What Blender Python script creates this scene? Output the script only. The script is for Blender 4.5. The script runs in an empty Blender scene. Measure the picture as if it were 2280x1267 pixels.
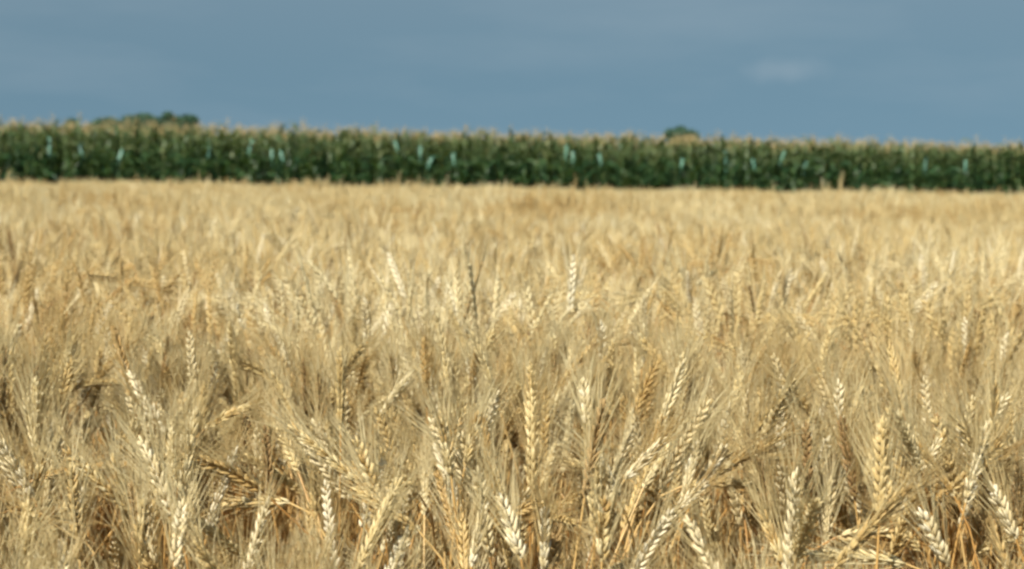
import bpy, math
import numpy as np
from mathutils import Vector, Matrix, Euler

rad = math.radians
sc = bpy.context.scene
rng = np.random.default_rng(20)

# ------------------------------------------------------------------ camera
W, H = 2280.0, 1267.0            # size of the photograph, for pixel -> ray
CAM_Z = 1.21
cam_d = bpy.data.cameras.new('camera')
cam = bpy.data.objects.new('camera', cam_d)
sc.collection.objects.link(cam)
sc.camera = cam
cam_d.sensor_width = 36.0
cam_d.lens = 62.0
cam_d.clip_start = 0.05
cam_d.clip_end = 8000.0
cam.location = (0, 0, CAM_Z)
PITCH, ROLL = rad(-3.40), rad(0.80)
cam.matrix_world = (Matrix.Translation((0, 0, CAM_Z)) @ Matrix.Rotation(rad(90) + PITCH, 4, 'X')
                    @ Matrix.Rotation(ROLL, 4, 'Z'))
cam_d.dof.use_dof = True
cam_d.dof.focus_distance = 2.0
cam_d.dof.aperture_fstop = 9.0
FPX = W * cam_d.lens / cam_d.sensor_width
CAM_R = cam.matrix_world.to_3x3()


def ray(px, py):
    """unit direction in the world through a pixel of the photograph"""
    return (CAM_R @ Vector(((px - W / 2) / FPX, -(py - H / 2) / FPX, -1.0))).normalized()


def at_height(px, py, z):
    d = ray(px, py)
    return Vector((0, 0, CAM_Z)) + d * ((z - CAM_Z) / d.z)


def at_dist(px, py, y):
    d = ray(px, py)
    return Vector((0, 0, CAM_Z)) + d * (y / d.y)


CAM_RT = np.array(CAM_R.transposed())


def project(P):
    q = (P - np.array([0, 0, CAM_Z])) @ CAM_RT.T
    return W / 2 + FPX * q[:, 0] / -q[:, 2], H / 2 - FPX * q[:, 1] / -q[:, 2], -q[:, 2]


# ------------------------------------------------------------------ world, sun, exposure
SUN_EL, SUN_AZ = 46.0, 209.0      # azimuth clockwise from +Y (the viewing direction)
world = bpy.data.worlds.new('World')
sc.world = world
world.use_nodes = True
wn, wl = world.node_tree.nodes, world.node_tree.links
wn.clear()
sky = wn.new('ShaderNodeTexSky')
sky.sky_type = 'NISHITA'
sky.sun_disc = False
sky.sun_elevation = rad(SUN_EL)
sky.sun_rotation = rad(SUN_AZ)
sky.altitude = 300.0
sky.air_density = 1.0
sky.dust_density = 1.0
sky.ozone_density = 2.0
# thin high cloud veils, laid out over the whole dome
tc = wn.new('ShaderNodeTexCoord')
# the sky's haze band is lifted evenly all round: the photograph shows no bright horizon
lift = wn.new('ShaderNodeVectorMath'); lift.operation = 'MULTIPLY_ADD'
lift.inputs[1].default_value = (1.0, 1.0, 0.62)
lift.inputs[2].default_value = (0, 0, 0.38)
wl.new(tc.outputs['Generated'], lift.inputs[0])
lnorm = wn.new('ShaderNodeVectorMath'); lnorm.operation = 'NORMALIZE'
wl.new(lift.outputs['Vector'], lnorm.inputs[0])
wl.new(lnorm.outputs['Vector'], sky.inputs['Vector'])
mp = wn.new('ShaderNodeMapping')
mp.inputs['Scale'].default_value = (5.0, 5.0, 26.0)
mp.inputs['Location'].default_value = (3.1, 0.4, 0.6)
nz = wn.new('ShaderNodeTexNoise')
nz.inputs['Scale'].default_value = 1.0
nz.inputs['Detail'].default_value = 6.0
nz.inputs['Roughness'].default_value = 0.55
ramp = wn.new('ShaderNodeMapRange')
ramp.inputs['From Min'].default_value = 0.45
ramp.inputs['From Max'].default_value = 0.80
ramp.inputs['To Max'].default_value = 0.15
# one small wisp of cloud above the maize
wisp_dir = ray(1748, 155)
vs = wn.new('ShaderNodeVectorMath'); vs.operation = 'SUBTRACT'
vs.inputs[1].default_value = wisp_dir
vm = wn.new('ShaderNodeVectorMath'); vm.operation = 'MULTIPLY'
vm.inputs[1].default_value = (38, 38, 120)
nz2 = wn.new('ShaderNodeTexNoise')
nz2.inputs['Scale'].default_value = 70.0
nz2.inputs['Detail'].default_value = 4.0
vlen = wn.new('ShaderNodeVectorMath'); vlen.operation = 'LENGTH'
wadd = wn.new('ShaderNodeMath'); wadd.operation = 'ADD'
wmap = wn.new('ShaderNodeMapRange'); wmap.interpolation_type = 'SMOOTHSTEP'
wmap.inputs['From Min'].default_value = 1.75
wmap.inputs['From Max'].default_value = 0.50
wmap.inputs['To Max'].default_value = 0.19
cmax = wn.new('ShaderNodeMath'); cmax.operation = 'MAXIMUM'
# the veil of cloud thickens upwards from the clear air over the horizon
sepz = wn.new('ShaderNodeSeparateXYZ')
vz = wn.new('ShaderNodeMapRange'); vz.interpolation_type = 'SMOOTHSTEP'
vz.inputs['From Min'].default_value = 0.04
vz.inputs['From Max'].default_value = 0.13
vz.inputs['To Max'].default_value = 0.12
vadd = wn.new('ShaderNodeMath'); vadd.operation = 'ADD'
wl.new(tc.outputs['Generated'], sepz.inputs['Vector'])
wl.new(sepz.outputs['Z'], vz.inputs['Value'])
wl.new(vz.outputs['Result'], vadd.inputs[1])
mix = wn.new('ShaderNodeMix'); mix.data_type = 'RGBA'
mix.inputs['B'].default_value = (3.6, 4.1, 4.5, 1)
tint = wn.new('ShaderNodeMix'); tint.data_type = 'RGBA'; tint.blend_type = 'MULTIPLY'
tint.inputs['Factor'].default_value = 1.0
tint.inputs['B'].default_value = (0.90, 0.95, 0.72, 1)
bg = wn.new('ShaderNodeBackground')
bg.inputs['Strength'].default_value = 0.084
wo = wn.new('ShaderNodeOutputWorld')
wl.new(tc.outputs['Generated'], mp.inputs['Vector'])
wl.new(mp.outputs['Vector'], nz.inputs['Vector'])
wl.new(nz.outputs['Fac'], ramp.inputs['Value'])
wl.new(tc.outputs['Generated'], vs.inputs[0])
wl.new(vs.outputs['Vector'], vm.inputs[0])
wl.new(vm.outputs['Vector'], vlen.inputs[0])
wl.new(tc.outputs['Generated'], nz2.inputs['Vector'])
wl.new(vlen.outputs['Value'], wadd.inputs[0])
wl.new(nz2.outputs['Fac'], wadd.inputs[1])
wl.new(wadd.outputs['Value'], wmap.inputs['Value'])
wl.new(ramp.outputs['Result'], cmax.inputs[0])
wl.new(wmap.outputs['Result'], cmax.inputs[1])
wl.new(cmax.outputs['Value'], vadd.inputs[0])
wl.new(vadd.outputs['Value'], mix.inputs['Factor'])
wl.new(sky.outputs['Color'], tint.inputs['A'])
wl.new(tint.outputs['Result'], mix.inputs['A'])
wl.new(mix.outputs['Result'], bg.inputs['Color'])
wl.new(bg.outputs['Background'], wo.inputs['Surface'])

sun_d = bpy.data.lights.new('sun', 'SUN')
sun_d.energy = 4.9
sun_d.angle = rad(0.53)
sun_d.color = (1.0, 0.94, 0.82)
sun = bpy.data.objects.new('sun', sun_d)
sc.collection.objects.link(sun)
a, e = rad(SUN_AZ), rad(SUN_EL)
to_sun = Vector((math.sin(a) * math.cos(e), math.cos(a) * math.cos(e), math.sin(e)))
sun.rotation_euler = to_sun.to_track_quat('Z', 'Y').to_euler()
sun.location = to_sun * 50

vw = sc.view_settings
vw.view_transform = 'Standard'
vw.look = 'None'
vw.exposure = 0.66
vw.gamma = 1.0
vw.use_curve_mapping = False
sc.render.engine = 'CYCLES'
sc.cycles.use_adaptive_sampling = True
sc.cycles.adaptive_threshold = 0.03
sc.cycles.max_bounces = 7
sc.cycles.diffuse_bounces = 6
sc.cycles.glossy_bounces = 1
sc.cycles.transmission_bounces = 6
sc.cycles.use_denoising = True
sc.cycles.filter_width = 2.7


# ------------------------------------------------------------------ materials
def new_mat(name):
    m = bpy.data.materials.new(name)
    m.use_nodes = True
    n = m.node_tree.nodes
    n.clear()
    return m, n, m.node_tree.links


def plant_mat(name, stops, rough=0.5, spec=0.4, transl=0.0, scale=60.0, tcol=None, noise_w=0.5):
    """colour ramp driven by a per-instance random number and a fine noise; optional translucency"""
    m, n, l = new_mat(name)
    out = n.new('ShaderNodeOutputMaterial')
    oi = n.new('ShaderNodeObjectInfo')
    co = n.new('ShaderNodeTexCoord')
    no = n.new('ShaderNodeTexNoise')
    no.inputs['Scale'].default_value = scale
    no.inputs['Detail'].default_value = 3.0
    mm = n.new('ShaderNodeMath'); mm.operation = 'MULTIPLY_ADD'
    mm.inputs[1].default_value = 2.2 * noise_w
    mm.inputs[2].default_value = -1.1 * noise_w
    ad = n.new('ShaderNodeMath'); ad.operation = 'ADD'; ad.use_clamp = True
    cr = n.new('ShaderNodeValToRGB')
    els = cr.color_ramp.elements
    while len(els) < len(stops):
        els.new(0.5)
    for i, (p, c) in enumerate(stops):
        els[i].position = p
        els[i].color = (*c, 1)
    l.new(co.outputs['Object'], no.inputs['Vector'])
    l.new(no.outputs['Fac'], mm.inputs[0])
    l.new(oi.outputs['Random'], ad.inputs[0])
    l.new(mm.outputs['Value'], ad.inputs[1])
    l.new(ad.outputs['Value'], cr.inputs['Fac'])
    p = n.new('ShaderNodeBsdfPrincipled')
    p.inputs['Roughness'].default_value = rough
    p.inputs['Specular IOR Level'].default_value = spec
    l.new(cr.outputs['Color'], p.inputs['Base Color'])
    if transl > 0:
        t = n.new('ShaderNodeBsdfTranslucent')
        if tcol:
            t.inputs['Color'].default_value = (*tcol, 1)
        else:
            l.new(cr.outputs['Color'], t.inputs['Color'])
        mx = n.new('ShaderNodeMixShader')
        mx.inputs['Fac'].default_value = transl
        l.new(p.outputs['BSDF'], mx.inputs[1])
        l.new(t.outputs['BSDF'], mx.inputs[2])
        l.new(mx.outputs['Shader'], out.inputs['Surface'])
    else:
        l.new(p.outputs['BSDF'], out.inputs['Surface'])
    return m


M_EAR = plant_mat('wheat_ear', [(0.0, (0.43, 0.275, 0.095)), (0.35, (0.58, 0.43, 0.185)), (0.75, (0.65, 0.525, 0.265)), (1.0, (0.73, 0.63, 0.38))],
                  rough=0.45, spec=0.45, transl=0.20, scale=90)
M_BLEACH = plant_mat('bleached_ear', [(0.0, (0.60, 0.49, 0.27)), (0.6, (0.72, 0.63, 0.41)), (1.0, (0.80, 0.73, 0.54))],
                     rough=0.55, spec=0.3, transl=0.15, scale=90)
M_AWN = plant_mat('wheat_awn', [(0.0, (0.59, 0.435, 0.19)), (0.5, (0.69, 0.572, 0.305)), (1.0, (0.78, 0.69, 0.43))],
                  rough=0.40, spec=0.5, transl=0.45, scale=40)
M_STEM = plant_mat('straw', [(0.0, (0.38, 0.195, 0.055)), (0.5, (0.50, 0.30, 0.100)), (1.0, (0.60, 0.42, 0.175))],
                   rough=0.40, spec=0.5, transl=0.0, scale=25)
M_DRY = plant_mat('dry_leaf', [(0.0, (0.22, 0.105, 0.028)), (0.5, (0.40, 0.215, 0.062)), (1.0, (0.55, 0.37, 0.14))],
                  rough=0.6, spec=0.3, transl=0.25, scale=30)
M_BROWN = plant_mat('weathered_ear', [(0.0, (0.25, 0.155, 0.062)), (1.0, (0.40, 0.275, 0.12))], rough=0.6, spec=0.3, transl=0.1, scale=90)
M_SOIL_STOPS = [(0.25, (0.060, 0.038, 0.022)), (0.75, (0.13, 0.085, 0.050))]


def ground_mat():
    m, n, l = new_mat('soil')
    out = n.new('ShaderNodeOutputMaterial')
    p = n.new('ShaderNodeBsdfPrincipled')
    p.inputs['Roughness'].default_value = 0.95
    co = n.new('ShaderNodeTexCoord')
    no = n.new('ShaderNodeTexNoise'); no.inputs['Scale'].default_value = 9.0; no.inputs['Detail'].default_value = 8.0
    cr = n.new('ShaderNodeValToRGB')
    for i, (q, c) in enumerate(M_SOIL_STOPS):
        cr.color_ramp.elements[i].position = q
        cr.color_ramp.elements[i].color = (*c, 1)
    # far off: fields of green and stubble
    geo = n.new('ShaderNodeSeparateXYZ')
    mr = n.new('ShaderNodeMapRange'); mr.inputs['From Min'].default_value = 80; mr.inputs['From Max'].default_value = 140
    no2 = n.new('ShaderNodeTexNoise'); no2.inputs['Scale'].default_value = 0.01
    cr2 = n.new('ShaderNodeValToRGB')
    cr2.color_ramp.elements[0].position = 0.4; cr2.color_ramp.elements[0].color = (0.07, 0.10, 0.035, 1)
    cr2.color_ramp.elements[1].position = 0.6; cr2.color_ramp.elements[1].color = (0.30, 0.23, 0.10, 1)
    mx = n.new('ShaderNodeMix'); mx.data_type = 'RGBA'
    bp = n.new('ShaderNodeBump'); bp.inputs['Strength'].default_value = 0.8; bp.inputs['Distance'].default_value = 0.03
    l.new(co.outputs['Object'], no.inputs['Vector']); l.new(no.outputs['Fac'], cr.inputs['Fac'])
    l.new(co.outputs['Object'], no2.inputs['Vector']); l.new(no2.outputs['Fac'], cr2.inputs['Fac'])
    l.new(co.outputs['Object'], geo.inputs['Vector']); l.new(geo.outputs['Y'], mr.inputs['Value'])
    l.new(mr.outputs['Result'], mx.inputs['Factor'])
    l.new(cr.outputs['Color'], mx.inputs['A']); l.new(cr2.outputs['Color'], mx.inputs['B'])
    l.new(mx.outputs['Result'], p.inputs['Base Color'])
    l.new(no.outputs['Fac'], bp.inputs['Height']); l.new(bp.outputs['Normal'], p.inputs['Normal'])
    l.new(p.outputs['BSDF'], out.inputs['Surface'])
    return m


# ------------------------------------------------------------------ mesh helpers
class Geo:
    """collects vertices and faces of several materials"""

    def __init__(self):
        self.v, self.f, self.m, self.n = [], [], [], 0

    def add(self, verts, faces, mat=0):
        verts = np.asarray(verts, float)
        self.v.append(verts)
        self.f.extend([tuple(i + self.n for i in f) for f in faces])
        self.m.extend([mat] * len(faces))
        self.n += len(verts)

    def merge(self, other, mat=None, M=None):
        V = other.verts()
        if M is not None:
            A = np.array(M)
            V = V @ A[:3, :3].T + A[:3, 3]
        off = self.n
        self.v.append(V)
        self.f.extend([tuple(i + off for i in f) for f in other.f])
        self.m.extend(other.m if mat is None else [mat] * len(other.f))
        self.n += len(V)

    def verts(self):
        return np.concatenate(self.v) if self.v else np.zeros((0, 3))

    def mesh(self, name, mats, smooth=True):
        me = bpy.data.meshes.new(name)
        me.from_pydata(self.verts().tolist(), [], self.f)
        for mt in mats:
            me.materials.append(mt)
        if len(mats) > 1:
            me.polygons.foreach_set('material_index', self.m)
        if smooth:
            me.polygons.foreach_set('use_smooth', [True] * len(me.polygons))
        me.update()
        return me


def unit(v):
    v = np.asarray(v, float)
    return v / (np.linalg.norm(v) + 1e-12)


def frame(t, hint=(0.31, 0.17, 0.93)):
    t = unit(t)
    h = np.asarray(hint, float)
    if abs(np.dot(t, unit(h))) > 0.95:
        h = np.array([1.0, 0, 0])
    n = unit(np.cross(t, h))
    return t, n, np.cross(t, n)


def tube(g, pts, radii, sides=5, mat=0, close_tip=True):
    pts = np.asarray(pts, float)
    k = len(pts)
    tang = np.gradient(pts, axis=0)
    _, n, _ = frame(tang[0])
    V, F = [], []
    for i in range(k):
        t = unit(tang[i])
        n = unit(n - t * np.dot(n, t))
        b = np.cross(t, n)
        for s in range(sides):
            an = 2 * math.pi * s / sides
            V.append(pts[i] + radii[i] * (math.cos(an) * n + math.sin(an) * b))
    for i in range(k - 1):
        for s in range(sides):
            s2 = (s + 1) % sides
            F.append((i * sides + s, i * sides + s2, (i + 1) * sides + s2, (i + 1) * sides + s))
    if close_tip:
        F.append(tuple(range((k - 1) * sides, k * sides)))
    g.add(V, F, mat)


def teardrop(g, p, d, side, length, wid, thick, sides=6, mat=0):
    """a husk: pointed, plump floret"""
    d = unit(d)
    s = unit(side - d * np.dot(side, d))
    b = np.cross(d, s)
    V = [p]
    prof = ((0.14, 0.70), (0.40, 1.0), (0.72, 0.66))
    for q, w in prof:
        for i in range(sides):
            an = 2 * math.pi * i / sides
            V.append(p + d * length * q + s * math.cos(an) * wid * 0.5 * w + b * math.sin(an) * thick * 0.5 * w)
    V.append(p + d * length)
    F = []
    for i in range(sides):
        j = (i + 1) % sides
        F.append((0, 1 + j, 1 + i))
        for r in range(2):
            F.append((1 + r * sides + i, 1 + r * sides + j, 1 + (r + 1) * sides + j, 1 + (r + 1) * sides + i))
        F.append((1 + 2 * sides + i, 1 + 2 * sides + j, len(V) - 1))
    g.add(V, F, mat)


def ribbon(g, pts, widths, side, mat=0, fold=0.25):
    """a leaf: three vertices across, creased along the middle"""
    pts = np.asarray(pts, float)
    tang = np.gradient(pts, axis=0)
    V, F = [], []
    for i in range(len(pts)):
        t = unit(tang[i])
        s = np.asarray(side[i] if np.ndim(side) == 2 else side, float)
        s = unit(s - t * np.dot(s, t))
        u = np.cross(s, t)
        w = widths[i] * 0.5
        V += [pts[i] - s * w + u * w * fold, pts[i], pts[i] + s * w + u * w * fold]
    for i in range(len(pts) - 1):
        o = i * 3
        F += [(o, o + 1, o + 4, o + 3), (o + 1, o + 2, o + 5, o + 4)]
    g.add(V, F, mat)


def link(o, parent=None):
    sc.collection.objects.link(o)
    if parent is not None:
        o.parent = parent
    return o


def tag(o, label=None, cat=None, group=None, kind=None):
    if label: o['label'] = label
    if cat: o['category'] = cat
    if group: o['group'] = group
    if kind: o['kind'] = kind
    return o


def empty(name, loc=(0, 0, 0)):
    o = bpy.data.objects.new(name, None)
    o.empty_display_size = 0.05
    o.location = loc
    return link(o)


def scatter(name, points, rots, scales, index, protos, label, cat):
    """ONE object: every point of its mesh carries an instance of one of the prototype meshes"""
    col = bpy.data.collections.new(name + '_kinds')
    for i, me in enumerate(protos):
        col.objects.link(bpy.data.objects.new('%s_%02d' % (name, i), me))
    me = bpy.data.meshes.new(name)
    me.from_pydata(np.asarray(points).tolist(), [], [])
    for nm, typ, dat in (('rot', 'FLOAT_VECTOR', rots), ('scl', 'FLOAT_VECTOR', scales)):
        at = me.attributes.new(nm, typ, 'POINT')
        at.data.foreach_set('vector', np.asarray(dat, float).ravel())
    at = me.attributes.new('idx', 'INT', 'POINT')
    at.data.foreach_set('value', np.asarray(index, int))
    ob = link(bpy.data.objects.new(name, me))
    ng = bpy.data.node_groups.new(name + '_scatter', 'GeometryNodeTree')
    ng.interface.new_socket('Geometry', in_out='INPUT', socket_type='NodeSocketGeometry')
    ng.interface.new_socket('Geometry', in_out='OUTPUT', socket_type='NodeSocketGeometry')
    N, L = ng.nodes, ng.links
    gi, go = N.new('NodeGroupInput'), N.new('NodeGroupOutput')
    ci = N.new('GeometryNodeCollectionInfo')
    ci.inputs['Collection'].default_value = col
    ci.inputs['Separate Children'].default_value = True
    ci.inputs['Reset Children'].default_value = True
    ip = N.new('GeometryNodeInstanceOnPoints')
    ip.inputs['Pick Instance'].default_value = True

    def attr(nm, typ):
        q = N.new('GeometryNodeInputNamedAttribute')
        q.data_type = typ
        q.inputs['Name'].default_value = nm
        return q.outputs['Attribute']
    er = N.new('FunctionNodeEulerToRotation')
    L.new(attr('rot', 'FLOAT_VECTOR'), er.inputs[0])
    L.new(gi.outputs[0], ip.inputs['Points'])
    L.new(ci.outputs[0], ip.inputs['Instance'])
    L.new(attr('idx', 'INT'), ip.inputs['Instance Index'])
    L.new(er.outputs[0], ip.inputs['Rotation'])
    L.new(attr('scl', 'FLOAT_VECTOR'), ip.inputs['Scale'])
    L.new(ip.outputs[0], go.inputs[0])
    md = ob.modifiers.new('scatter', 'NODES')
    md.node_group = ng
    tag(ob, label, cat, kind='stuff')
    return ob


# ------------------------------------------------------------------ ground
g = Geo()
xs = np.array([-4000, -400, -60, 60, 400, 4000.0])
ys = np.array([-600, -20, 60, 140, 800, 6000.0])
V = [(x, y, 0) for y in ys for x in xs]
F = [(j * 6 + i, j * 6 + i + 1, j * 6 + i + 7, j * 6 + i + 6) for j in range(5) for i in range(5)]
g.add(V, F)
ground = link(bpy.data.objects.new('ground', g.mesh('ground', [ground_mat()])))
tag(ground, 'brown soil of the fields, stretching to the horizon', kind='structure')


# ------------------------------------------------------------------ wheat: one stalk from a path
def bend_path(S, phi0, theta, k=9, s0=0.62, wob=0.0):
    """stem in the xz plane that leans by phi0 and bends over by theta at its top; returns points and final angle"""
    s = np.linspace(0, 1, k)
    q = np.clip((s - s0) / (1 - s0), 0, 1)
    ph = phi0 * np.minimum(1, s * 1.5) + theta * q * q * (3 - 2 * q)
    ds = S / (k - 1)
    x = np.concatenate([[0], np.cumsum(np.sin(ph[:-1] * 0.5 + ph[1:] * 0.5) * ds)])
    z = np.concatenate([[0], np.cumsum(np.cos(ph[:-1] * 0.5 + ph[1:] * 0.5) * ds)])
    y = wob * np.sin(s * 3.0) * s
    return np.stack([x, y, z], 1), phi0 + theta


def ear_parts(P0, T0, length, droop, nspk, psi, r, detail=2, fat=1.0, awn_len=0.075, awn_r=0.00058, awn_n=99, side_hint=None):
    """returns (rachis Geo, [spikelet Geo ...], awns Geo).  detail 2 near, 1 middle, 0 far"""
    t, n, b = frame(T0, (0.0, 1.0, 0.05) if side_hint is None else side_hint)
    down = np.array([0, 0, -1.0])
    pts = [np.asarray(P0, float)]
    d = t.copy()
    for i in range(nspk):
        d = unit(d + down * droop / nspk)
        pts.append(pts[-1] + d * length / nspk)
    pts = np.array(pts)
    ra = Geo()
    tube(ra, pts[::3] if len(pts) > 6 else pts, np.full(len(pts[::3] if len(pts) > 6 else pts), 0.0011), 4)
    spk, aw = [], Geo()
    c, s_ = math.cos(psi), math.sin(psi)
    for i in range(nspk):
        dd = unit(pts[i + 1] - pts[i])
        sd = unit((n * c + b * s_) - dd * np.dot(n * c + b * s_, dd))
        fc = np.cross(dd, sd)
        sg = 1 if i % 2 else -1
        taper = 0.72 + 0.28 * math.sin(math.pi * min(1, (i + 2.2) / (nspk + 1.2)))
        gg = Geo()
        fl = 0.0145 * taper * fat * (1 + 0.14 * r.normal())
        base = pts[i] + sd * sg * 0.0012
        tips = []
        if detail == 2:
            for u in (-1, 1):
                dr = unit(dd + sd * sg * (0.34 + 0.10 * r.normal()) + fc * u * (0.27 + 0.09 * r.normal()))
                teardrop(gg, base + fc * u * 0.0008, dr, sd, fl, 0.0046 * fat * taper, 0.0042 * fat * taper, 6)
                tips.append((base + dr * fl * 0.93, dr))
            dr = unit(dd + sd * sg * (0.5 + 0.1 * r.normal()))
            teardrop(gg, base + dd * 0.002, dr, fc, fl * 0.9, 0.0040 * fat * taper, 0.0036 * fat * taper, 5)
            tips.append((base + dr * fl * 0.9, dr))
        else:
            dr = unit(dd + sd * sg * 0.45)
            teardrop(gg, base, dr, fc, fl * 1.15, 0.0078 * fat * taper, 0.0052 * fat * taper, 4 if detail else 3)
            tips.append((base + dr * fl, dr + fc * (0.25 * r.normal())))
        spk.append(gg)
        for (tp, dr) in tips:
            if detail == 2 and r.random() < 0.42:
                continue
            if detail < 2 and r.random() > awn_n / nspk:
                continue
            al = awn_len * (0.75 + 0.35 * r.random()) * (1.05 - 0.35 * i / nspk)
            d1 = unit(dd * 1.0 + (dr - dd * np.dot(dr, dd)) * (0.55 + 0.35 * r.random()) + r.normal(size=3) * 0.05)
            d2 = unit(d1 + (dr - dd * np.dot(dr, dd)) * 0.12 + r.normal(size=3) * 0.06)
            if detail == 2:
                tube(aw, [tp - dr * 0.002, tp + d1 * al * 0.5, tp + d1 * al * 0.5 + d2 * al * 0.5],
                     [awn_r, awn_r * 0.8, awn_r * 0.25], 3, close_tip=False)
            else:
                wv = unit(np.cross(d1, r.normal(size=3))) * awn_r
                aw.add([tp - wv, tp + wv, tp + d1 * al * 0.55 + wv * 0.8, tp + d1 * al * 0.55 - wv * 0.8, tp + d1 * al * 0.55 + d2 * al * 0.45],
                       [(0, 1, 2, 3), (3, 2, 4)])
    # terminal spikelet
    gg = Geo()
    dd = unit(pts[-1] - pts[-2])
    teardrop(gg, pts[-1] - dd * 0.002, dd, n, 0.011 * fat, 0.004 * fat, 0.004 * fat, 5 if detail == 2 else 3)
    spk.append(gg)
    return ra, spk, aw


def dry_leaf(g, P, az, up, length, width, r, k=6, mat=0):
    """a withered blade that springs from the stem, arches over and twists"""
    s = np.linspace(0, 1, k)
    el = up - s * (up + rad(40 + 45 * r.random()))
    step = length / (k - 1)
    pts = [np.asarray(P, float)]
    azs = az + s * r.normal() * 0.6
    for i in range(1, k):
        pts.append(pts[-1] + step * np.array([math.cos(el[i]) * math.cos(azs[i]), math.cos(el[i]) * math.sin(azs[i]), math.sin(el[i])]))
    tw = s * r.normal() * 2.0
    side = np.array([[-math.sin(azs[i]) * math.cos(tw[i]), math.cos(azs[i]) * math.cos(tw[i]), math.sin(tw[i])] for i in range(k)])
    w = width * np.array([0.7, 1.0, 0.95, 0.8, 0.5, 0.1])[:k]
    ribbon(g, pts, w, side, mat, fold=0.5)


def make_stalk(r, lean, detail, height=0.84, dry=0.5, bleach=False):
    """parts of a stalk standing at the origin, leaning towards +x: dict of Geo"""
    phi0 = rad(abs(r.normal() * 4) + 2)
    theta = lean - phi0
    L = 0.078 + 0.03 * r.random()
    path, ph = bend_path(1.0, phi0, theta, 9 if detail == 2 else (6 if detail == 1 else 4), 0.60 + 0.15 * r.random(), 0.02 * r.normal())
    top = (path[:, 2]).max() + max(0, math.cos(ph)) * L * 0.6
    path *= height / top
    stem = Geo()
    k = len(path)
    rr = np.linspace(0.0019, 0.0012, k) * (1 if detail == 2 else (1.1 if detail == 1 else 1.5))
    tube(stem, path, rr, 5 if detail == 2 else 3, close_tip=False)
    T = np.array([math.sin(ph), 0, math.cos(ph)])
    ra, spk, aw = ear_parts(path[-1], T, L, 0.25 * r.random() + 0.15 * abs(math.sin(ph)), {2: 18, 1: 12, 0: 8}[detail] + int(r.integers(0, 4)),
                            r.random() * math.pi, r, detail, fat={2: 1.0, 1: 1.05, 0: 1.35}[detail],
                            awn_len=0.078, awn_r={2: 0.00058, 1: 0.0008, 0: 0.0014}[detail], awn_n={2: 99, 1: 15, 0: 8}[detail])
    leaf = Geo()
    if r.random() < dry:
        z = path[int(k * 0.62)]
        dry_leaf(leaf, z, r.random() * 6.28, rad(50 + 25 * r.random()), 0.14 + 0.10 * r.random(), 0.008 + 0.004 * r.random(), r, 6 if detail else 4)
    for q in range(3 if detail else 1):
        z = path[int(k * (0.3 + 0.15 * q))]
        dry_leaf(leaf, z, r.random() * 6.28, rad(45 + 35 * r.random()), 0.14 + 0.14 * r.random(), 0.009 + 0.006 * r.random(), r, 6 if detail else 4)
    return dict(stem=stem, rachis=ra, spk=spk, awns=aw, leaf=leaf, mid=path[-1] + T * L * 0.5, dir=T, pale=bleach)


def lean_angle(r):
    u = r.random()
    if u < 0.60: return rad(4 + 22 * r.random())
    if u < 0.90: return rad(24 + 30 * r.random())
    return rad(55 + 50 * r.random())


def joined(p, bleach=False):
    g = Geo()
    g.merge(p['stem'], 0)
    g.merge(p['rachis'], 1)
    for s in p['spk']:
        g.merge(s, 1)
    g.merge(p['awns'], 2)
    g.merge(p['leaf'], 3)
    return g


MATS = [M_STEM, M_EAR, M_AWN, M_DRY]
MATS_W = [M_STEM, M_BROWN, M_AWN, M_DRY]
MATS_B = [M_STEM, M_BLEACH, M_AWN, M_DRY]
# near kinds: 20 different stalks, the last four bleached
near_parts, near_join, near_sep = [], [], []
for i in range(20):
    bl = i >= 16
    p = make_stalk(rng, lean_angle(rng), 2, bleach=bl)
    br = i in (14, 15)
    near_join.append(joined(p).mesh('wheat_near_%02d' % i, MATS_B if bl else (MATS_W if br else MATS)))
    ear = Geo()
    ear.merge(p['rachis'])
    for s in p['spk']:
        ear.merge(s)
    near_sep.append(dict(mid=p['mid'], dir=p['dir'], pale=bl, brown=br, stem=p['stem'].mesh('stem', [M_STEM]), ear=ear.mesh('ear', [M_BLEACH if bl else (M_BROWN if br else M_EAR)]),
                         awns=p['awns'].mesh('awns', [M_AWN]), leaf=p['leaf'].mesh('leaf', [M_DRY])))
# middle kinds: patches of 0.4 m with some 70 stalks each
MATS_C = MATS + [M_BLEACH, M_BROWN]
mid_brown = [joined(make_stalk(rng, lean_angle(rng), 1)) for i in range(3)]
for g in mid_brown:
    g.m = [5 if q == 1 else q for q in g.m]
mid_kinds = [joined(make_stalk(rng, lean_angle(rng), 1)) for i in range(24)]
mid_pale = [joined(make_stalk(rng, lean_angle(rng), 1)) for i in range(6)]
for g in mid_pale:
    g.m = [4 if q == 1 else q for q in g.m]
mid_join = []
for c in range(10):
    cl = Geo()
    for q in range(60):
        M = (Matrix.Translation((rng.uniform(-0.21, 0.21), rng.uniform(-0.21, 0.21), 0)) @ Matrix.Rotation(rng.random() * 6.283, 4, 'Z')
             @ Matrix.Rotation(0.05 * rng.normal(), 4, 'X') @ Matrix.Diagonal((1, 1, 1 + float(np.clip(0.085 * rng.normal(), -0.2, 0.10)), 1)))
        u_ = rng.random()
        cl.merge(mid_pale[int(rng.integers(0, 6))] if u_ < 0.13 else (mid_brown[int(rng.integers(0, 3))] if u_ < 0.18 else mid_kinds[int(rng.integers(0, 24))]), M=M)
    mid_join.append(cl.mesh('wheat_mid_%02d' % c, MATS_C))
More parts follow.
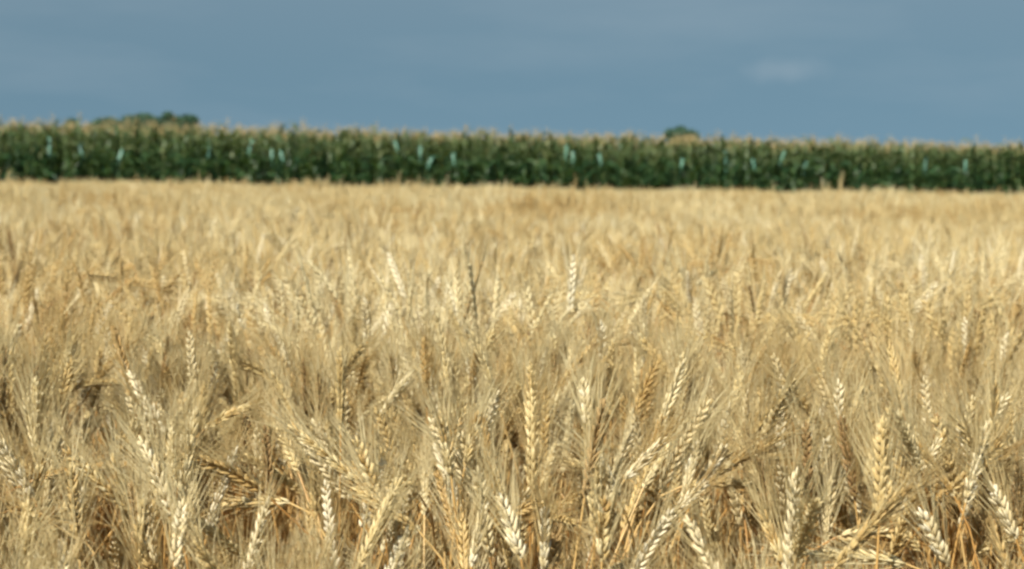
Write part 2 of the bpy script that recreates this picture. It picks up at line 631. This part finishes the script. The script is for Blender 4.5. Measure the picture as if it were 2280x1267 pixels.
# far kinds: patches of 0.6 m with some 170 stalks each
far_join = []
for c in range(6):
    cl = Geo()
    kinds = [joined(make_stalk(rng, lean_angle(rng), 0, dry=0.4)) for _ in range(14)]
    for q in range(150):
        M = (Matrix.Translation((rng.uniform(-0.32, 0.32), rng.uniform(-0.32, 0.32), 0)) @ Matrix.Rotation(rng.random() * 6.283, 4, 'Z')
             @ Matrix.Diagonal((1, 1, 1 + 0.07 * rng.normal(), 1)))
        cl.merge(kinds[int(rng.integers(0, 14))], M=M)
    far_join.append(cl.mesh('wheat_far_%02d' % c, MATS))


# height of the crop rolls gently over the field
rng = np.random.default_rng(7)
_ph = rng.random((10, 3)) * 6.283
_dirs = [(math.cos(a_), math.sin(a_)) for a_ in rng.random(10) * 6.283]
_wl = [0.5, 0.7, 0.9, 1.3, 1.7, 2.4, 3.5, 5.0, 8.0, 12.0]


def crop(x, y):
    s = np.zeros_like(np.asarray(x, float))
    for i in range(10):
        s = s + np.sin((x * _dirs[i][0] + y * _dirs[i][1]) * 6.283 / _wl[i] + _ph[i, 0] + 1.3 * np.sin((x * _dirs[i][1] - y * _dirs[i][0]) * 4.0 / _wl[i] + _ph[i, 1]))
    return s / 10 ** 0.5


# ------------------------------------------------------------------ wheat: stalks that stand out in the photograph
# (ear base px, ear tip px, bleached, height of the ear base, label)
HERO = [
    ((392, 1160), (322, 985), 1, .82, 'whitish wheat ear with long beard, tipped to the left above the lower left corner'),
    ((388, 1262), (402, 1150), 1, .80, 'bleached upright wheat ear below the whitish tipped ear at lower left'),
    ((75, 1110), (5, 985), 1, .82, 'pale wheat ear leaning out over the left edge of the picture'),
    ((70, 1130), (92, 1035), 0, .80, 'short pale wheat ear crossing behind the ear at the left edge'),
    ((292, 1142), (158, 1005), 0, .80, 'golden wheat ear slanting left beside the whitish tipped ear'),
    ((310, 1262), (318, 1120), 0, .78, 'golden wheat ear standing upright between two whitish ears at lower left'),
    ((150, 1200), (30, 1110), 0, .76, 'amber wheat ear lying low over the dark gap in the lower left corner'),
    ((455, 955), (548, 898), 0, .84, 'drooping wheat ear arched to the right over the shaded hollow'),
    ((645, 1120), (505, 1112), 0, .78, 'wheat ear bowed flat to the left across the dark hollow'),
    ((795, 1075), (660, 950), 0, .83, 'long golden wheat ear slanting left in the middle of the lower left'),
    ((842, 1120), (800, 985), 0, .81, 'slender pale wheat ear just above the serrated slanting ear'),
    ((935, 1185), (800, 1085), 0, .79, 'serrated wheat ear slanting left with dark notched spikelets'),
    ((848, 925), (905, 838), 1, .85, 'white wheat ear tipped right beside the brown bent leaf'),
    ((1005, 1065), (988, 955), 0, .84, 'pale wheat ear upright near the small dark gap at centre'),
    ((1035, 1040), (1065, 920), 0, .85, 'golden wheat ear leaning right next to the centre line'),
    ((1160, 1245), (1122, 1118), 1, .80, 'bright white wheat ear, first of the white pair at the bottom'),
    ((1212, 1275), (1214, 1150), 1, .80, 'bright white upright wheat ear, second of the white pair at the bottom'),
    ((1050, 1262), (1072, 1150), 1, .79, 'pale ruffled wheat ear before the white pair at the bottom'),
    ((1378, 1105), (1318, 985), 1, .83, 'whitish wheat ear forming the left arm of the V shaped pair'),
    ((1392, 1068), (1468, 982), 1, .84, 'whitish wheat ear forming the right arm of the V shaped pair'),
    ((1340, 1250), (1345, 1140), 0, .79, 'golden upright wheat ear under the V shaped pair'),
    ((1522, 1110), (1545, 1008), 1, .82, 'white upright wheat ear, tallest of the pale cluster'),
    ((1550, 1095), (1600, 1012), 1, .82, 'white wheat ear tipped right within the pale cluster'),
    ((1530, 1078), (1690, 1068), 0, .81, 'wheat ear lying level to the right out of the pale cluster'),
    ((1590, 1058), (1742, 962), 0, .83, 'long wheat ear stretched to upper right above the level ear'),
    ((1480, 1165), (1560, 1080), 1, .80, 'pale wheat ear at the foot of the pale cluster'),
    ((2212, 1020), (2216, 862), 0, .86, 'beaded wheat ear standing bolt upright near the right edge'),
    ((2150, 1120), (2188, 985), 1, .83, 'long whitish wheat ear below the beaded upright ear'),
    ((2125, 1105), (2045, 985), 0, .82, 'greyish wheat ear slanting left near the right edge'),
    ((1865, 1195), (1980, 1180), 0, .78, 'wheat ear lying level to the right in the lower right'),
    ((1985, 1160), (1968, 1050), 0, .80, 'slim pale wheat ear upright between brown gaps at lower right'),
    ((1308, 950), (1302, 872), 1, .85, 'white wheat ear upright above the small black gap'),
    ((1712, 695), (1735, 612), 1, .89, 'tall white wheat ear standing clear in the middle distance'),
    ((1286, 645), (1302, 582), 1, .90, 'small white wheat ear standing clear in the middle distance'),
    ((1855, 915), (1828, 838), 0, .86, 'wheat ear with a light edge slanting left at right of centre'),
    ((1745, 1262), (1700, 1140), 0, .79, 'golden wheat ear slanting left at the bottom right of centre'),
    ((2110, 1262), (2060, 1150), 1, .80, 'pale wheat ear slanting left near the lower right corner'),
    ((2262, 1200), (2215, 1090), 1, .81, 'pale wheat ear at the lower right corner'),
    ((545, 735), (512, 655), 1, .88, 'light wheat ear bent left in the middle distance at left'),
    ((818, 760), (812, 672), 1, .88, 'light wheat ear upright in the middle distance, left of centre'),
    ((1160, 725), (1162, 668), 1, .88, 'light wheat ear upright in the middle distance, near centre'),
    ((1942, 720), (1946, 640), 0, .89, 'light wheat ear upright in the middle distance at right'),
]


def hermite(p0, t0, p1, t1, k):
    s = np.linspace(0, 1, k)[:, None]
    return ((2 * s**3 - 3 * s**2 + 1) * p0 + (s**3 - 2 * s**2 + s) * t0 + (-2 * s**3 + 3 * s**2) * p1 + (s**3 - s**2) * t1)


hero_pts = []
for hi, (pb, pt, bl, hz, lab) in enumerate(HERO):
    r = np.random.default_rng(500 + hi)
    B = np.array(at_height(pb[0], pb[1], hz + 0.035))
    dist = B[1]
    Tp = np.array(at_dist(pt[0], pt[1], dist + r.uniform(-0.012, 0.02)))
    ax = Tp - B
    L = float(np.clip(np.linalg.norm(ax), 0.06, 0.125))
    ax = unit(ax)
    root = np.array([B[0] - ax[0] * 0.09 + 0.03 * r.normal(), B[1] + 0.03 * r.normal(), 0.0])
    path = hermite(np.array([0, 0, 0.0]), np.array([0, 0, B[2] * 1.1]), B - root, ax * B[2] * 0.45, 12)
    t = tag(empty('wheat_stalk', root), lab, 'wheat', 'wheat stalks with ears that stand out')
    hero_pts.append((B + ax * L * 0.5))
    st = Geo()
    tube(st, path, np.linspace(0.0019, 0.0012, 12), 6, close_tip=False)
    link(bpy.data.objects.new('stem', st.mesh('stem', [M_STEM])), t)
    mat = M_BLEACH if bl else M_EAR
    ra, spk, aw = ear_parts(path[-1], ax, L, 0.12, int(np.clip(L / 0.0048, 14, 24)), r.choice([0.2, 1.2, 1.57, 0.8]), r, 2, fat=1.06)
    ear = link(bpy.data.objects.new('ear', ra.mesh('ear', [mat])), t)
    for s in spk:
        link(bpy.data.objects.new('spikelet', s.mesh('spikelet', [mat])), ear)
    link(bpy.data.objects.new('awns', aw.mesh('awns', [M_AWN])), ear)
    for q in range(2):
        lf = Geo()
        dry_leaf(lf, path[4 + 2 * q], r.random() * 6.28, rad(50), 0.16, 0.010, r)
        link(bpy.data.objects.new('leaf', lf.mesh('leaf', [M_DRY])), t)
hero_pts = np.array(hero_pts)

# ------------------------------------------------------------------ wheat: the crop around them
# hollows of the crop seen in the photograph: (px, py, rx, ry)
HOLLOW = [(600, 1120, 105, 60), (245, 1010, 50, 55), (905, 965, 45, 50), (1330, 962, 26, 20), (1590, 800, 95, 55), (20, 1190, 70, 60),
          (1640, 1140, 70, 40), (110, 915, 32, 65), (640, 1040, 60, 40), (1450, 1150, 60, 50), (2200, 760, 60, 40), (260, 1180, 45, 40),
          (1900, 1000, 60, 60), (1500, 930, 50, 50), (1280, 1060, 40, 60), (440, 800, 40, 60), (850, 790, 25, 45)]


def field_points(y0, y1, dens, margin, jit=1.0):
    pts = []
    step = dens ** -0.5
    for y in np.arange(y0, y1, step):
        hw = 0.291 * y + margin
        x = np.arange(-hw, hw, step)
        pts.append(np.stack([x + rng.uniform(-.5, .5, len(x)) * step * jit, np.full(len(x), y) + rng.uniform(-.5, .5, len(x)) * step * jit, np.zeros(len(x))], 1))
    return np.concatenate(pts)


rng = np.random.default_rng(31)
NEAR = field_points(1.05, 3.3, 560, 0.8)
hgt = 0.975 + 0.05 * crop(NEAR[:, 0], NEAR[:, 1]) + 0.055 * rng.normal(size=len(NEAR))
hgt = np.clip(hgt, 0.80, 1.13)
ex, ey, ed = project(NEAR + np.array([0, 0, 0.80]))
keep = np.ones(len(NEAR), bool)
for (px, py, rx, ry) in HOLLOW:
    inside = ((ex - px) / rx) ** 2 + np.where(ey > py, (ey - py) / (ry * 2.0), (ey - py) / ry) ** 2 < 1
    hgt[inside] *= 0.72
    keep &= ~(inside & (rng.random(len(NEAR)) < 0.62))
# room for the stalks that stand out
for hp in hero_pts:
    d_ = NEAR - hp
    front = (np.abs(d_[:, 0]) < 0.05) & (d_[:, 1] > -0.26) & (d_[:, 1] < 0.02)
    hgt[front] = np.minimum(hgt[front], 0.84)
NEAR, hgt, ex, ey, ed = NEAR[keep], hgt[keep], ex[keep], ey[keep], ed[keep]
low = NEAR[:, 1] < 1.62
hgt[low] = np.minimum(hgt[low], 0.95)
kind = rng.integers(0, 20, len(NEAR))
upright = [q for q in range(20) if near_sep[q]['dir'][2] > 0.85]
kind[low] = rng.choice(upright, low.sum())
rz = rng.random(len(NEAR)) * 6.283
tl = rng.normal(size=(len(NEAR), 2)) * 0.05
wd = rng.uniform(0.9, 1.15, len(NEAR))

inview = (ex > -20) & (ex < 2300) & (ey < 1290)
order = np.argsort(np.where(inview, ed, 1e9))
single = order[:300 - len(HERO)]
is_single = np.zeros(len(NEAR), bool)
is_single[single] = True
# what stands near them, by which a stalk can be pointed out
ANCHOR = [((355, 1080), 'whitish tipped ear at lower left'), ((40, 1050), 'pale ear over the left edge'), ((600, 1110), 'dark hollow with amber straw'),
          ((735, 1010), 'long slanting ear at lower left'), ((868, 1135), 'serrated slanting ear'), ((1185, 1190), 'white pair at the bottom'),
          ((1390, 1050), 'V shaped pair'), ((1545, 1060), 'pale cluster'), ((1640, 1072), 'level ear of the pale cluster'), ((2212, 940), 'beaded upright ear'),
          ((2165, 1050), 'whitish ear near the right edge'), ((1920, 1187), 'level ear at lower right'), ((2085, 1210), 'pale ear at lower right'),
          ((1020, 1000), 'upright pale ear at centre'), ((1722, 1200), 'slanting ear at bottom right'), ((395, 1205), 'bleached ear at lower left')]


def describe(i, sep):
    R = Euler((tl[i, 0], tl[i, 1], rz[i])).to_matrix()
    m = NEAR[i] + np.array(R @ Vector(sep['mid'] * np.array([wd[i], wd[i], hgt[i]])))
    d = np.array(R @ Vector(sep['dir']))
    x, y, _ = project(np.array([m, m + d * 0.03]))
    up = math.degrees(math.acos(max(-1, min(1, d[2]))))
    if up < 22: pose = 'upright'
    elif abs(d[1]) > abs(d[0]) * 1.6: pose = 'nodding towards the viewer' if d[1] < 0 else 'nodding away from the viewer'
    else: pose = ('leaning' if up < 55 else 'bowed') + (' left' if d[0] < 0 else ' right')
    best = min(ANCHOR, key=lambda q: (q[0][0] - x[0]) ** 2 + (q[0][1] - y[0]) ** 2)
    dx, dy = x[0] - best[0][0], y[0] - best[0][1]
    far = math.hypot(dx, dy)
    if abs(dx) > abs(dy): rel = 'left of' if dx < 0 else 'right of'
    else: rel = 'above' if dy < 0 else 'below'
    near_ = 'just ' if far < 75 else ('' if far < 160 else 'well ')
    if pose.startswith('nodding'):
        return '%s wheat ear %s, %s%s the %s' % ('bleached' if sep['pale'] else ('brown' if sep['brown'] else 'golden'), pose.replace('from the viewer', '').replace('the viewer', 'us').strip(), near_, rel, best[1])
    return '%s wheat ear %s, %s%s the %s' % ('bleached' if sep['pale'] else ('brown' if sep['brown'] else 'golden'), pose, near_, rel, best[1])


for i in single:
    t = empty('wheat_stalk', NEAR[i])
    t.rotation_euler = (tl[i, 0], tl[i, 1], rz[i])
    t.scale = (wd[i], wd[i], hgt[i])
    s = near_sep[kind[i]]
    tag(t, describe(i, s), 'wheat', 'wheat stalks in the foremost strip')
    link(bpy.data.objects.new('stem', s['stem']), t)
    er = link(bpy.data.objects.new('ear', s['ear']), t)
    link(bpy.data.objects.new('awns', s['awns']), er)
    link(bpy.data.objects.new('leaf', s['leaf']), t)

rest = ~is_single
P1, R1 = NEAR[rest], np.stack([tl[rest, 0], tl[rest, 1], rz[rest]], 1)
S1 = np.stack([wd[rest], wd[rest], hgt[rest]], 1)
K1 = kind[rest]
scatter('wheat_crop', P1, R1, S1, K1, near_join, 'ripe golden wheat filling the field just behind the foremost stalks', 'wheat')

rng = np.random.default_rng(32)
MID = field_points(3.5, 13.0, 1 / 0.16, 1.6, 0.5)
h2 = np.clip(1.0 + 0.055 * crop(MID[:, 0], MID[:, 1]) + 0.02 * rng.normal(size=len(MID)), 0.80, 1.09)
R2 = np.stack([np.zeros(len(MID)), np.zeros(len(MID)), rng.integers(0, 4, len(MID)) * 1.5708 + rng.normal(size=len(MID)) * 0.1], 1)
S2 = np.stack([np.ones(len(MID))] * 2 + [h2], 1)
scatter('wheat_crop', MID, R2, S2, rng.integers(0, 10, len(MID)), mid_join, 'ripe golden wheat in the middle of the field', 'wheat')

# edge of the maize: from left (near) to right (farther)
EDGE_L = np.array([-13.6, 43.5])
EDGE_R = np.array([15.6, 53.2])
ev = EDGE_R - EDGE_L
eu = ev / np.linalg.norm(ev)
en = np.array([-eu[1], eu[0]])
rng = np.random.default_rng(33)
FAR = field_points(13.3, 58.0, 1 / 0.27, 4.0)
depth = (FAR[:, :2] - EDGE_L) @ en
FAR = FAR[depth < -0.9]
h3 = np.clip(1.0 - 0.10 * np.clip((FAR[:, 1] - 15) / 20, 0, 1) + 0.06 * crop(FAR[:, 0], FAR[:, 1]) + 0.05 * rng.normal(size=len(FAR)), 0.75, 1.10)
R3 = np.stack([np.zeros(len(FAR)), np.zeros(len(FAR)), rng.random(len(FAR)) * 6.283], 1)
tall = rng.random(len(FAR)) < 0.10
h3[tall] *= rng.uniform(1.03, 1.09, tall.sum())
S3 = np.stack([np.ones(len(FAR))] * 2 + [h3], 1)
scatter('wheat_crop', FAR, R3, S3, rng.integers(0, 6, len(FAR)), far_join, 'ripe golden wheat far back, reaching to the foot of the maize', 'wheat')

# ------------------------------------------------------------------ maize
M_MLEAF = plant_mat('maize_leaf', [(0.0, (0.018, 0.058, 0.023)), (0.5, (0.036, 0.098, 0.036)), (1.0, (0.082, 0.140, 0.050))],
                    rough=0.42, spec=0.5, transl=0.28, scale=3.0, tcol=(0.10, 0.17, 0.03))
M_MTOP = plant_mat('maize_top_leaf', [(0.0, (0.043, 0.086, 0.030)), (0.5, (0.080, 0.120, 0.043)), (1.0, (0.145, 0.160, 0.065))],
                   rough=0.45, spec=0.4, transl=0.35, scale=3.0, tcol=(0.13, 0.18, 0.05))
M_MSTEM = plant_mat('maize_stem', [(0.0, (0.07, 0.12, 0.035)), (1.0, (0.15, 0.18, 0.06))], rough=0.5, scale=4.0)
M_TASSEL = plant_mat('maize_tassel', [(0.0, (0.32, 0.24, 0.10)), (0.5, (0.42, 0.33, 0.16)), (1.0, (0.50, 0.40, 0.22))],
                     rough=0.7, spec=0.2, transl=0.2, scale=8.0)
M_SKYGLINT = plant_mat('sky_glint_leaf', [(0.0, (0.085, 0.23, 0.17)), (1.0, (0.15, 0.32, 0.25))], rough=0.40, spec=0.5, transl=0.1, scale=6.0)  # reflected skylight painted into the leaf colour as pale blue-green


def maize_leaf(r, z, az, length, width, hang=1.0, up0=68.0):
    g = Geo()
    k = 8
    s = np.linspace(0, 1, k)
    up = rad(up0 + 8 * r.normal())
    el = up - (s ** 1.3) * (up + rad(30 + 45 * r.random()) * hang)
    pts = [np.array([0.01 * math.cos(az), 0.01 * math.sin(az), z])]
    step = length / (k - 1)
    azs = az + s * 0.35 * r.normal()
    for i in range(1, k):
        pts.append(pts[-1] + step * np.array([math.cos(el[i]) * math.cos(azs[i]), math.cos(el[i]) * math.sin(azs[i]), math.sin(el[i])]))
    w = width * np.array([0.55, 0.9, 1.0, 1.0, 0.9, 0.7, 0.42, 0.04])
    tw = s * 0.6 * r.normal()
    side = np.array([[-math.sin(azs[i]) * math.cos(tw[i]), math.cos(azs[i]) * math.cos(tw[i]), math.sin(tw[i])] for i in range(k)])
    ribbon(g, pts, w, side, 0, fold=0.35)
    return g


def make_maize(r):
    hgt_ = 2.22 + 0.06 * r.normal()
    stem = Geo()
    zz = np.linspace(0, hgt_, 7)
    lean = r.normal(size=2) * 0.02
    tube(stem, np.stack([lean[0] * zz, lean[1] * zz, zz], 1), np.linspace(0.013, 0.006, 7), 6)
    leaves = []
    az = r.random() * 6.28
    n = 12
    for i in range(n):
        q = i / (n - 1)
        z = 0.40 + q * (hgt_ - 0.46)
        L = (0.55 + 0.34 * math.sin(math.pi * (0.15 + 0.75 * q))) * (1 + 0.1 * r.normal())
        leaves.append(maize_leaf(r, z, az + math.pi * (i % 2) + 0.35 * r.normal(), L * (0.75 if q > 0.85 else 1), 0.088 + 0.012 * r.normal(), 0.80 - 0.30 * q, 73 + 8 * q))
    tas = Geo()
    top = np.array([lean[0] * hgt_, lean[1] * hgt_, hgt_])
    tube(tas, [top, top + (0, 0, 0.17), top + (0.01, 0, 0.34)], [0.004, 0.005, 0.0015], 4)
    for b in range(7):
        a_ = b * 2.4 + r.random()
        o = np.array([math.cos(a_), math.sin(a_), 0])
        b0 = top + (0, 0, 0.02 + 0.014 * b)
        l_ = 0.17 + 0.05 * r.random()
        tube(tas, [b0, b0 + o * l_ * 0.25 + (0, 0, l_ * 0.75), b0 + o * l_ * 0.5 + (0, 0, l_ * 1.0)], [0.0015, 0.003, 0.0012], 4)
    cob = Geo()
    zc = hgt_ * 0.47
    o = np.array([math.cos(az), math.sin(az), 0])
    c0 = np.array([0, 0, zc]) + o * 0.012
    tube(cob, [c0, c0 + o * 0.025 + (0, 0, 0.07), c0 + o * 0.05 + (0, 0, 0.16), c0 + o * 0.065 + (0, 0, 0.23)], [0.010, 0.026, 0.022, 0.006], 6)
    return dict(stem=stem, leaves=leaves, tassel=tas, cob=cob)


rng = np.random.default_rng(34)
mz_kinds, mz_join = [], []
for i in range(9):
    p = make_maize(rng)
    g = Geo()
    g.merge(p['stem'], 0)
    for q, lf in enumerate(p['leaves']):
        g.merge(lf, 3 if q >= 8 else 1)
    g.merge(p['cob'], 1)
    g.merge(p['tassel'], 2)
    mz_join.append(g.mesh('maize_%02d' % i, [M_MSTEM, M_MLEAF, M_TASSEL, M_MTOP]))
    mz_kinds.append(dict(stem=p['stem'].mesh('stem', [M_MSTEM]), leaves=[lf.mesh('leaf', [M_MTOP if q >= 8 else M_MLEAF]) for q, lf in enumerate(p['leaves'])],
                         tassel=p['tassel'].mesh('tassel', [M_TASSEL]), cob=p['cob'].mesh('cob', [M_MLEAF])))

# leaves with sky glint painted in: (px, py top, py bottom) of the pale blue-green streaks in the photograph
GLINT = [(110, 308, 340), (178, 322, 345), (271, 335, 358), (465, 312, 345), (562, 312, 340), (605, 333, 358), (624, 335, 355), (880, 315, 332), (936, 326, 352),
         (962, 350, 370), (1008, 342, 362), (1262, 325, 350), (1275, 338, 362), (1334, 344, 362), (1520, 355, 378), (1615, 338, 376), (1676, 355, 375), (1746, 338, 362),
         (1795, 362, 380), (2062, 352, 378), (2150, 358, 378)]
SP = 0.19
elen = np.linalg.norm(ev)
n_front = int(elen / SP)


def lane(i):
    """place of plant i along the edge: runs of three, then a gap that shows as a dark lane"""
    c, q = divmod(i, 3)
    return (c * 3 + 1.5) * SP + (q - 1.5) * SP * 0.68


front = []
for i in range(n_front):
    s = lane(i + 0.5) + rng.normal() * 0.03
    p = EDGE_L + eu * s + en * rng.normal() * 0.12
    front.append([p[0], p[1]])
front = np.array(front)
fx, fy, fd = project(np.concatenate([front, np.full((n_front, 1), 1.5)], 1))
shown = (fx > -15) & (fx < 2295)
beside = front[~shown]
front, fx = front[shown], fx[shown]
n_front = len(front)
g_of = {}
for gi, (px, y0, y1) in enumerate(GLINT):
    free = [i for i in np.argsort(np.abs(fx - px)) if i not in g_of]
    g_of[free[0]] = gi
ORD = ['first', 'second', 'third', 'fourth', 'fifth', 'sixth', 'seventh', 'eighth', 'ninth', 'tenth', 'eleventh', 'twelfth', 'thirteenth', 'fourteenth',
       'fifteenth', 'sixteenth', 'seventeenth', 'eighteenth', 'nineteenth', 'twentieth', 'last']
since, last_g = 0, None
for i in range(n_front):
    k = mz_kinds[int(rng.integers(0, 9))]
    t = empty('maize_plant', (front[i, 0], front[i, 1], 0))
    t.rotation_euler = (rng.normal() * 0.025, rng.normal() * 0.025, rng.random() * 6.283)
    t.scale = (1, 1, 1 + 0.035 * rng.normal())
    link(bpy.data.objects.new('stem', k['stem']), t)
    for lf in k['leaves']:
        link(bpy.data.objects.new('leaf', lf), t)
    link(bpy.data.objects.new('cob', k['cob']), t)
    link(bpy.data.objects.new('tassel', k['tassel']), t)
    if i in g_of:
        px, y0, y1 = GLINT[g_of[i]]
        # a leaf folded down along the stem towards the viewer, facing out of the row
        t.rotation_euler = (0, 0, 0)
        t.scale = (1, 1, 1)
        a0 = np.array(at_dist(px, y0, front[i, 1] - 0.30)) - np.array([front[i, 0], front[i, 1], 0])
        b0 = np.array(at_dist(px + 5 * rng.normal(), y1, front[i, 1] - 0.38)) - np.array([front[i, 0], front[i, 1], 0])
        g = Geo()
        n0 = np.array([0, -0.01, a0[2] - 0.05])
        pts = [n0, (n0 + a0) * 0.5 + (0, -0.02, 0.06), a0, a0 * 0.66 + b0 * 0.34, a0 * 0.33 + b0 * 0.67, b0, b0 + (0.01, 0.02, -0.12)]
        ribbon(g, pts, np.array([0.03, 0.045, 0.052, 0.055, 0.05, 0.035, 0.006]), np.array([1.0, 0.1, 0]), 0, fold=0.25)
        o = link(bpy.data.objects.new('leaf', g.mesh('leaf', [M_SKYGLINT])), t)
        o['label'] = 'hanging leaf with sky glint painted in as pale blue-green'
        gi = g_of[i]
        tag(t, 'maize plant with a pale glinting leaf, %s of these from the left' % ORD[gi], 'maize', 'maize plants along the edge of the field')
        since, last_g = 0, gi
    else:
        since += 1
        if last_g is None:
            lab = 'green tasselled maize, %s plant left of the first plant with a glinting leaf' % ORD[min(g_of) - i - 1]
        else:
            lab = 'green tasselled maize, %s plant right of the %s plant with a glinting leaf' % (ORD[since - 1] if since <= 20 else 'no. %d' % since, ORD[last_g])
        tag(t, lab, 'maize', 'maize plants along the edge of the field')
# rows behind, and the row's continuation to both sides
pts = []
for row in range(0, 12):
    off = row * 0.75
    for i in range(-36, n_front + 36):
        if row == 0 and 0 <= i < n_front:
            continue
        p = EDGE_L + eu * (lane(i + 0.5) + rng.normal() * 0.05) + en * (off + rng.normal() * 0.06)
        pts.append((p[0], p[1], 0))
pts += [(p[0], p[1], 0) for p in beside]
pts = np.array(pts)
n = len(pts)
scatter('maize_crop', pts, np.stack([rng.normal(size=n) * 0.025, rng.normal(size=n) * 0.025, rng.random(n) * 6.283], 1),
        np.stack([np.ones(n), np.ones(n), 1 + 0.035 * rng.normal(size=n)], 1), rng.integers(0, 9, n), mz_join,
        'dense green maize behind the front row, tassels showing above it', 'maize')

# ------------------------------------------------------------------ trees far behind the maize
M_TREE = plant_mat('tree_leaf', [(0.0, (0.045, 0.100, 0.062)), (0.5, (0.062, 0.125, 0.080)), (1.0, (0.080, 0.140, 0.085))], rough=0.55, spec=0.3, transl=0.2,
                   scale=0.5, tcol=(0.07, 0.14, 0.06))
M_BARK = plant_mat('bark', [(0.0, (0.06, 0.045, 0.03)), (1.0, (0.11, 0.085, 0.06))], rough=0.9, spec=0.1, scale=3.0)


def make_tree(px, py_top, half_px, dist, label, seed, squash=0.8, yoff=0.0):
    r = np.random.default_rng(seed)
    P = at_dist(px, py_top, dist)
    hgt_ = P.z
    R = half_px / FPX * dist
    t = empty('broadleaf_tree', (P.x, P.y, 0))
    tag(t, label, 'tree', 'trees on the skyline behind the maize')
    tr = Geo()
    zt = hgt_ * 0.62
    tube(tr, [(0, 0, 0), (0.1, 0, zt * 0.4), (-0.1, 0.1, zt), (0, 0, hgt_ * 0.85)], [0.42, 0.34, 0.24, 0.06], 8)
    blobs = []
    for i in range(16):
        a_ = r.random() * 6.28
        q = math.sqrt(r.random()) * 0.72
        z = hgt_ * (0.42 + 0.48 * r.random())
        lim = math.sqrt(max(0.1, 1 - ((z / hgt_ - 0.62) / 0.42) ** 2))
        c = np.array([math.cos(a_) * q * R * lim, math.sin(a_) * q * R * lim, z])
        blobs.append((c, R * r.uniform(0.28, 0.46)))
        tube(tr, [(0, 0, zt * r.uniform(0.5, 0.95)), c * np.array([0.5, 0.5, 0.5]) + np.array([0, 0, zt * 0.42]), c], [0.14, 0.09, 0.03], 5)
    blobs.append((np.array([0, 0, hgt_ - R * 0.34]), R * 0.34))
    link(bpy.data.objects.new('trunk', tr.mesh('trunk', [M_BARK])), t)
    cr = Geo()
    V, F = [], []
    for c, br in blobs:
        for q in range(1100):
            d = unit(r.normal(size=3))
            p = c + d * br * (r.random() ** 0.4) * np.array([1, 1, squash])
            if p[2] > hgt_:
                continue
            u = unit(r.normal(size=3)) * 0.30 * r.uniform(0.6, 1.3)
            w = unit(np.cross(u, r.normal(size=3))) * 0.17 * r.uniform(0.6, 1.3)
            o = len(V)
            V += [p - u, p + w, p + u, p - w]
            F.append((o, o + 1, o + 2, o + 3))
    cr.add(V, F)
    link(bpy.data.objects.new('crown', cr.mesh('crown', [M_TREE], smooth=False)), t)


make_tree(288, 251, 66, 430, 'low rounded tree, left of the clump rising over the maize', 1)
make_tree(335, 252, 66, 450, 'lowest tree in the middle of the clump rising over the maize', 2)
make_tree(374, 246, 40, 410, 'tallest narrow tree of the clump rising over the maize', 3)
make_tree(415, 252, 44, 430, 'low tree at the right end of the clump over the maize', 4)
make_tree(160, 262, 34, 330, 'small yellowish tree barely showing over the maize near the left edge', 5)
make_tree(1515, 277, 46, 440, 'lone small round tree on the skyline right of centre', 6)
make_tree(243, 257, 46, 430, 'lowest bushy tree at the left end of the clump over the maize', 7)
